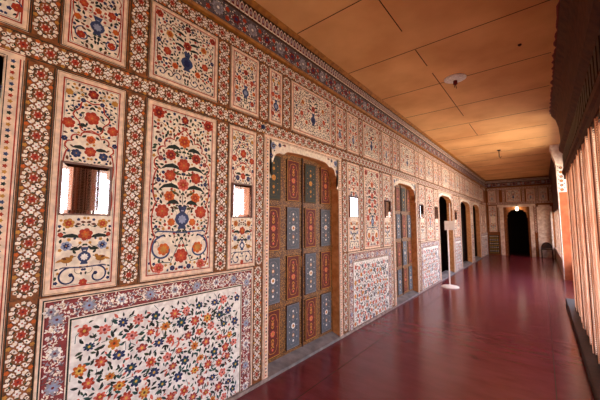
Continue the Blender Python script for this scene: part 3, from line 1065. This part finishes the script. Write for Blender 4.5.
bl = make_blind(.955, 2.22, 1).build('cane_blind')
mb = MB(); mb.box(-.014, .014, -.475, .475, 2.2, 2.24, M_DARKW); mb.build('head_rail', bl)
mb = MB(); mb.box(-.012, .012, -.475, .475, -.012, .014, M_DARKW); mb.build('bottom_bar', bl)
for t_ in (.12, .37, .63, .88):  # dark strips added down each blind for the shade in its folds
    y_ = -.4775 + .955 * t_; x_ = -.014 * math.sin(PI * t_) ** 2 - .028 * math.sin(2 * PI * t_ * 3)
    mb = MB(); mb.box(x_ - .008, x_ + .007, y_ - .009, y_ + .009, 0, 2.22, M_FOLDSHADE); mb.build('fold_shade_strip', bl)
mids = [(PY[k] + PY[k + 1]) / 2 for k in range(len(PY) - 1)]
vis = 0
names = ['cane blind behind the photographer at the near end of the arcade']
BLAB = {6: 'cane blind nearest the viewer, cut by the right edge of the picture', 7: 'cane blind hanging second in from the right edge of the picture',
        8: 'cane blind hanging next but one before the dark gathered curtain', 9: 'cane blind hanging right beside the dark gathered curtain'}
for k, y in enumerate(mids):
    o = bl if k == 0 else copy_tree(bl)
    o.location = (.395, y, .115)
    lab = BLAB.get(k, 'cane blind beside or behind the viewer, outside the picture')
    tag(o, lab, 'blind', 'cane blinds between the arcade piers')

# unseen slab and eave, added outside the arcade to keep light off the ceiling
mb = MB(); mb.box(.8, 2.4, YN, YF, -.12, 0, M_STONE); struct(mb.build('light_block_slab'))
mb = MB(); mb.rings([[(.66, y, 2.75), (.66, y, 2.68), (1.7, y, 2.38), (1.7, y, 2.44)] for y in (YN, 7.4)], M_STONE); struct(mb.build('light_block_eave'))
# open bay and lime-washed pier beyond it
mb = MB()
mb.box(.40, .66, 10.72, 11.05, 0, 2.36, M_TERRA_SUN)  # orange sunlight on this pier is put into its plaster colour
mb.box(.38, .40, 10.70, 11.05, 0, 2.36, M_LIMEW)
mb.box(.375, .66, 10.70, 11.07, 2.36, 3.1, M_LIMEW)
mb.rings([[(x0, 10.70 - e, z), (.64, 10.70 - e, z), (.64, 11.07 + e, z), (x0, 11.07 + e, z)] for x0, e, z in ((.375, 0, 3.1), (.355, .02, 3.14), (.365, .02, 3.2), (.34, .04, 3.28), (.3, .06, 3.42), (.3, .06, 3.5), (.27, .08, 3.6), (.27, .08, H))], M_LIMEW)
p_pier = struct(bevel(mb.build('wall_right_pier'), .005))
p = Paint(.001)
for i in range(6):
    p.flower(0, -.3 + i * .12, .04, ('crimson', 'navy')[i % 2], 1, 6, 'ochre')
    for sg in (1, -1):
        p.leaf(sg * .04, -.27 + i * .12, PI / 2 - sg * .8, .05, .02, 'dgreen', 1)
o = p.build('painted_flowers', p_pier); o.location = (.47, 10.699, 2.73); o.rotation_euler = (0, 0, -PI / 2)
mb = MB()
mb.box(.66, .8, 7.5, 10.8, 3.1, H, M_DARKP)
mb.box(.66, .8, 7.5, 10.8, 0, .5, M_LIMEW)
mb.box(.66, .8, 7.5, 7.62, 0, H, M_DARKP)
struct(mb.build('wall_right_bay'))
mb = MB()
prof2 = [(.66, 2.0), (.42, 2.0), (.42, 2.9), (.38, 2.95), (.38, 3.05), (.42, 3.1), (.42, 3.45), (.34, 3.55), (.34, H), (.66, H)]
mb.rings([[(x, y, z) for x, z in prof2] for y in (11.05, YF)], M_DARKP)
for y in (12.4, 13.9, 15.4, 16.9):
    mb.box(.43, .6, y - .12, y + .12, 0, 2.3, M_LIMEW)
mb.box(.40, .62, 11.05, YF, 0, .45, M_LIMEW)
struct(mb.build('wall_right_far'))
b2 = None
mb = make_blind(1.22, 1.54, 4, .008)
b2 = mb.build('cane_blind')
mb = MB(); mb.box(-.014, .014, -.61, .61, 1.52, 1.55, M_DARKW); mb.build('head_rail', b2)
for k, y in enumerate((11.68, 13.15, 14.65, 16.15)):
    o = b2 if k == 0 else copy_tree(b2)
    o.location = (.5, y, .45)
    tag(o, ('pale cane blind just beyond the orange pier', 'second pale cane blind beyond the orange pier', 'third pale cane blind beyond the orange pier', 'farthest pale cane blind, next to the end wall')[k], 'blind', 'cane blinds beyond the terracotta pier')

# dark curtain gathered at the end of the near arcade
mb = MB()
rg = []
for j in range(15):
    t = j / 14; z = 2.5 - 2.3 * t
    wd = .12 * (1 - t) ** .8 + .02; cx = .455 + .02 * t ** 1.3
    ring = []
    for i in range(28):
        a = 2 * PI * i / 28
        q = 1 + .16 * math.cos(7 * a)
        ring.append((cx + .04 * (1 - .6 * t) * q * math.cos(a), 7.56 + wd * q * math.sin(a), z))
    rg.append(ring)
mb.rings(rg, M_CLOTH)
c = mb.build('gathered_curtain', smooth=True)
tag(c, 'dark gathered curtain hanging at the end of the cane blinds before the open bay', 'curtain')

# ------------------------------------------------------------------ mirrors
def make_mirror():
    m = empty('wall_mirror')
    mb = MB()
    w, h = .26, .31
    mb.box(0, .012, -w / 2, w / 2, -h / 2, h / 2, M_FRAME)
    for a in ((-w / 2, -w / 2 + .008, -h / 2, h / 2), (w / 2 - .008, w / 2, -h / 2, h / 2), (-w / 2, w / 2, -h / 2, -h / 2 + .008), (-w / 2, w / 2, h / 2 - .008, h / 2)):
        mb.box(.012, .02, *a, M_FRAME)
    mb.build('frame', m)
    mb = MB(); b = .022; x0, x1 = .0125, .0165
    o_ = [(-w / 2 + .008, -h / 2 + .008), (w / 2 - .008, -h / 2 + .008), (w / 2 - .008, h / 2 - .008), (-w / 2 + .008, h / 2 - .008)]
    i_ = [(-w / 2 + b + .008, -h / 2 + b + .008), (w / 2 - b - .008, -h / 2 + b + .008), (w / 2 - b - .008, h / 2 - b - .008), (-w / 2 + b + .008, h / 2 - b - .008)]
    for k in range(4):
        j = (k + 1) % 4
        mb.face([(x0, *o_[k]), (x0, *o_[j]), (x1, *i_[j]), (x1, *i_[k])], MATS['mirror'])
    mb.face([(x1, *q) for q in i_], MATS['mirror'])
    mb.build('bevelled_glass', m)
    return m


MIR = [(.555, 1.705, 1.0, 'nearest wall mirror with bright edges, hung in the leftmost painted panel, reflecting an orange pier'),
       (1.745, 1.71, .9, 'bright wall mirror just left of the nearest closed painted doors'),
       (3.82, 1.75, 1.0, 'bright wall mirror just right of the nearest closed painted door'),
       (5.05, 1.76, .95, 'small wall mirror just left of the second closed door, half dark half bright'),
       (6.95, 1.78, 1.0, 'wall mirror just right of the second closed door, before the post stand'),
       (8.18, 1.78, .9, 'wall mirror just left of the nearest open dark doorway'),
       (10.39, 1.78, .9, 'wall mirror between the first and second open dark doorways')]
m0 = make_mirror()
for k, (y, z, s_, lab) in enumerate(MIR):
    o = m0 if k == 0 else copy_tree(m0)
    o.location = (-D + .0068, y, z); o.scale = (1, s_, 1)
    tag(o, lab, 'mirror', 'small mirrors along the painted wall')

# ------------------------------------------------------------------ post stand with placard
t = empty('sign_stand', (-1.774, 7.82, 0))
tag(t, 'cream metal post stand with a blank placard on a round base on the red floor', 'sign stand')
mb = MB(); mb.lathe(0, 0, [(.2, 0), (.2, .012), (.17, .028), (.05, .045), (.03, .06)], M_METALW, 32); mb.build('base', t)
mb = MB(); mb.lathe(0, 0, [(.016, .05), (.016, 1.46), (.006, 1.47)], M_METALW, 12); mb.build('pole', t)
mb = MB(); mb.tube([(.06, 0, 1.36), (.06, 0, 2.0)], .009, M_METALW); mb.build('upper_rod', t)
mb = MB(); mb.box(-.11, .11, -.01, .01, -.11, .11, M_METALW)
o = bevel(mb.build('placard', t, (.05, -.035, 1.46)), .004); o.rotation_euler = (math.radians(-6), 0, math.radians(12))
mb = MB(); mb.box(-.03, .03, -.03, .0, 1.43, 1.49, M_METALW); mb.build('bracket', t)

# ------------------------------------------------------------------ ceiling fittings and hanging bulb
t = empty('ceiling_rose', (-.9, 4.78, H)); tag(t, 'white round ceiling rose with a dark bulb holder on the ochre ceiling', 'light fitting')
mb = MB(); mb.lathe(0, 0, [(.15, 0), (.15, -.012), (.11, -.03), (.045, -.04)], PM('white'), 32); mb.build('plate', t)
mb = MB(); mb.lathe(0, 0, [(.028, -.038), (.03, -.09), (.022, -.1)], PM('crimson'), 16); mb.build('bulb_holder', t)
mb = MB()
for s_ in (-1, 1):
    mb.tube([(0, s_ * .01, -.09), (s_ * .01, s_ * .03, -.15)], .004, PM('dbrown'))
mb.build('wire', t)
t = empty('ceiling_hook', (-.88, 10.39, H)); tag(t, 'small dark hook with a stub of flex hanging from the far ceiling', 'hook')
mb = MB(); mb.lathe(0, 0, [(.05, 0), (.05, -.015), (.02, -.03)], PM('dbrown'), 16); mb.build('plate', t)
mb = MB(); mb.tube([(0, 0, -.03), (0, 0, -.2), (.03, 0, -.24), (.05, 0, -.2)], .01, PM('dbrown')); mb.build('hook', t)
mb = MB(); mb.lathe(-.1, 4.35, [(.02, H), (.02, H - .01), (.01, H - .02)], PM('dbrown'), 12)
tag(mb.build('ceiling_stud'), 'tiny dark stud on the ceiling to the right of the white ceiling rose', 'stud')
t = empty('hanging_bulb', (-.88, YF - .12, 2.2)); tag(t, 'glowing bare bulb hanging in front of the far arched doorway', 'lamp')
mb = MB(); mb.lathe(0, 0, [(.01, -.08), (.045, -.065), (.06, -.03), (.06, .02), (.045, .06), (.03, .09)], MATS['bulb'], 20); mb.build('bulb', t, smooth=True)
mb = MB(); mb.lathe(0, 0, [(.03, .09), (.03, .14), (.01, .15)], PM('dbrown'), 12)
mb.build('bulb_holder', t)
mb = MB(); mb.tube([(0, 0, .15), (0, .03, .25), (0, .05, .26)], .006, PM('dbrown')); mb.build('flex', t)

# ------------------------------------------------------------------ dark bench in the far niche
t = empty('wooden_chair', (.11, 16.9, 0)); tag(t, 'dark wooden chair with rounded back standing before the pale niche at the far end', 'chair')
mb = MB(); mb.box(-.2, .2, -.2, .2, .38, .43, M_DARKW); bevel(mb.build('seat', t), .01)
mb = MB()
pts = [(.2 * math.cos(a), .2, .43 + .26 * math.sin(a)) for a in [PI * i / 14 for i in range(15)]]
mb.rings([[(x, .17, z) for x, y, z in pts], [(x, .205, z) for x, y, z in pts]], M_DARKW)
mb.build('backrest', t)
for sx in (-.18, .18):
    for sy in (-.18, .18):
        mb = MB(); mb.box(sx - .02, sx + .02, sy - .02, sy + .02, 0, .38, M_DARKW); mb.build('leg', t)
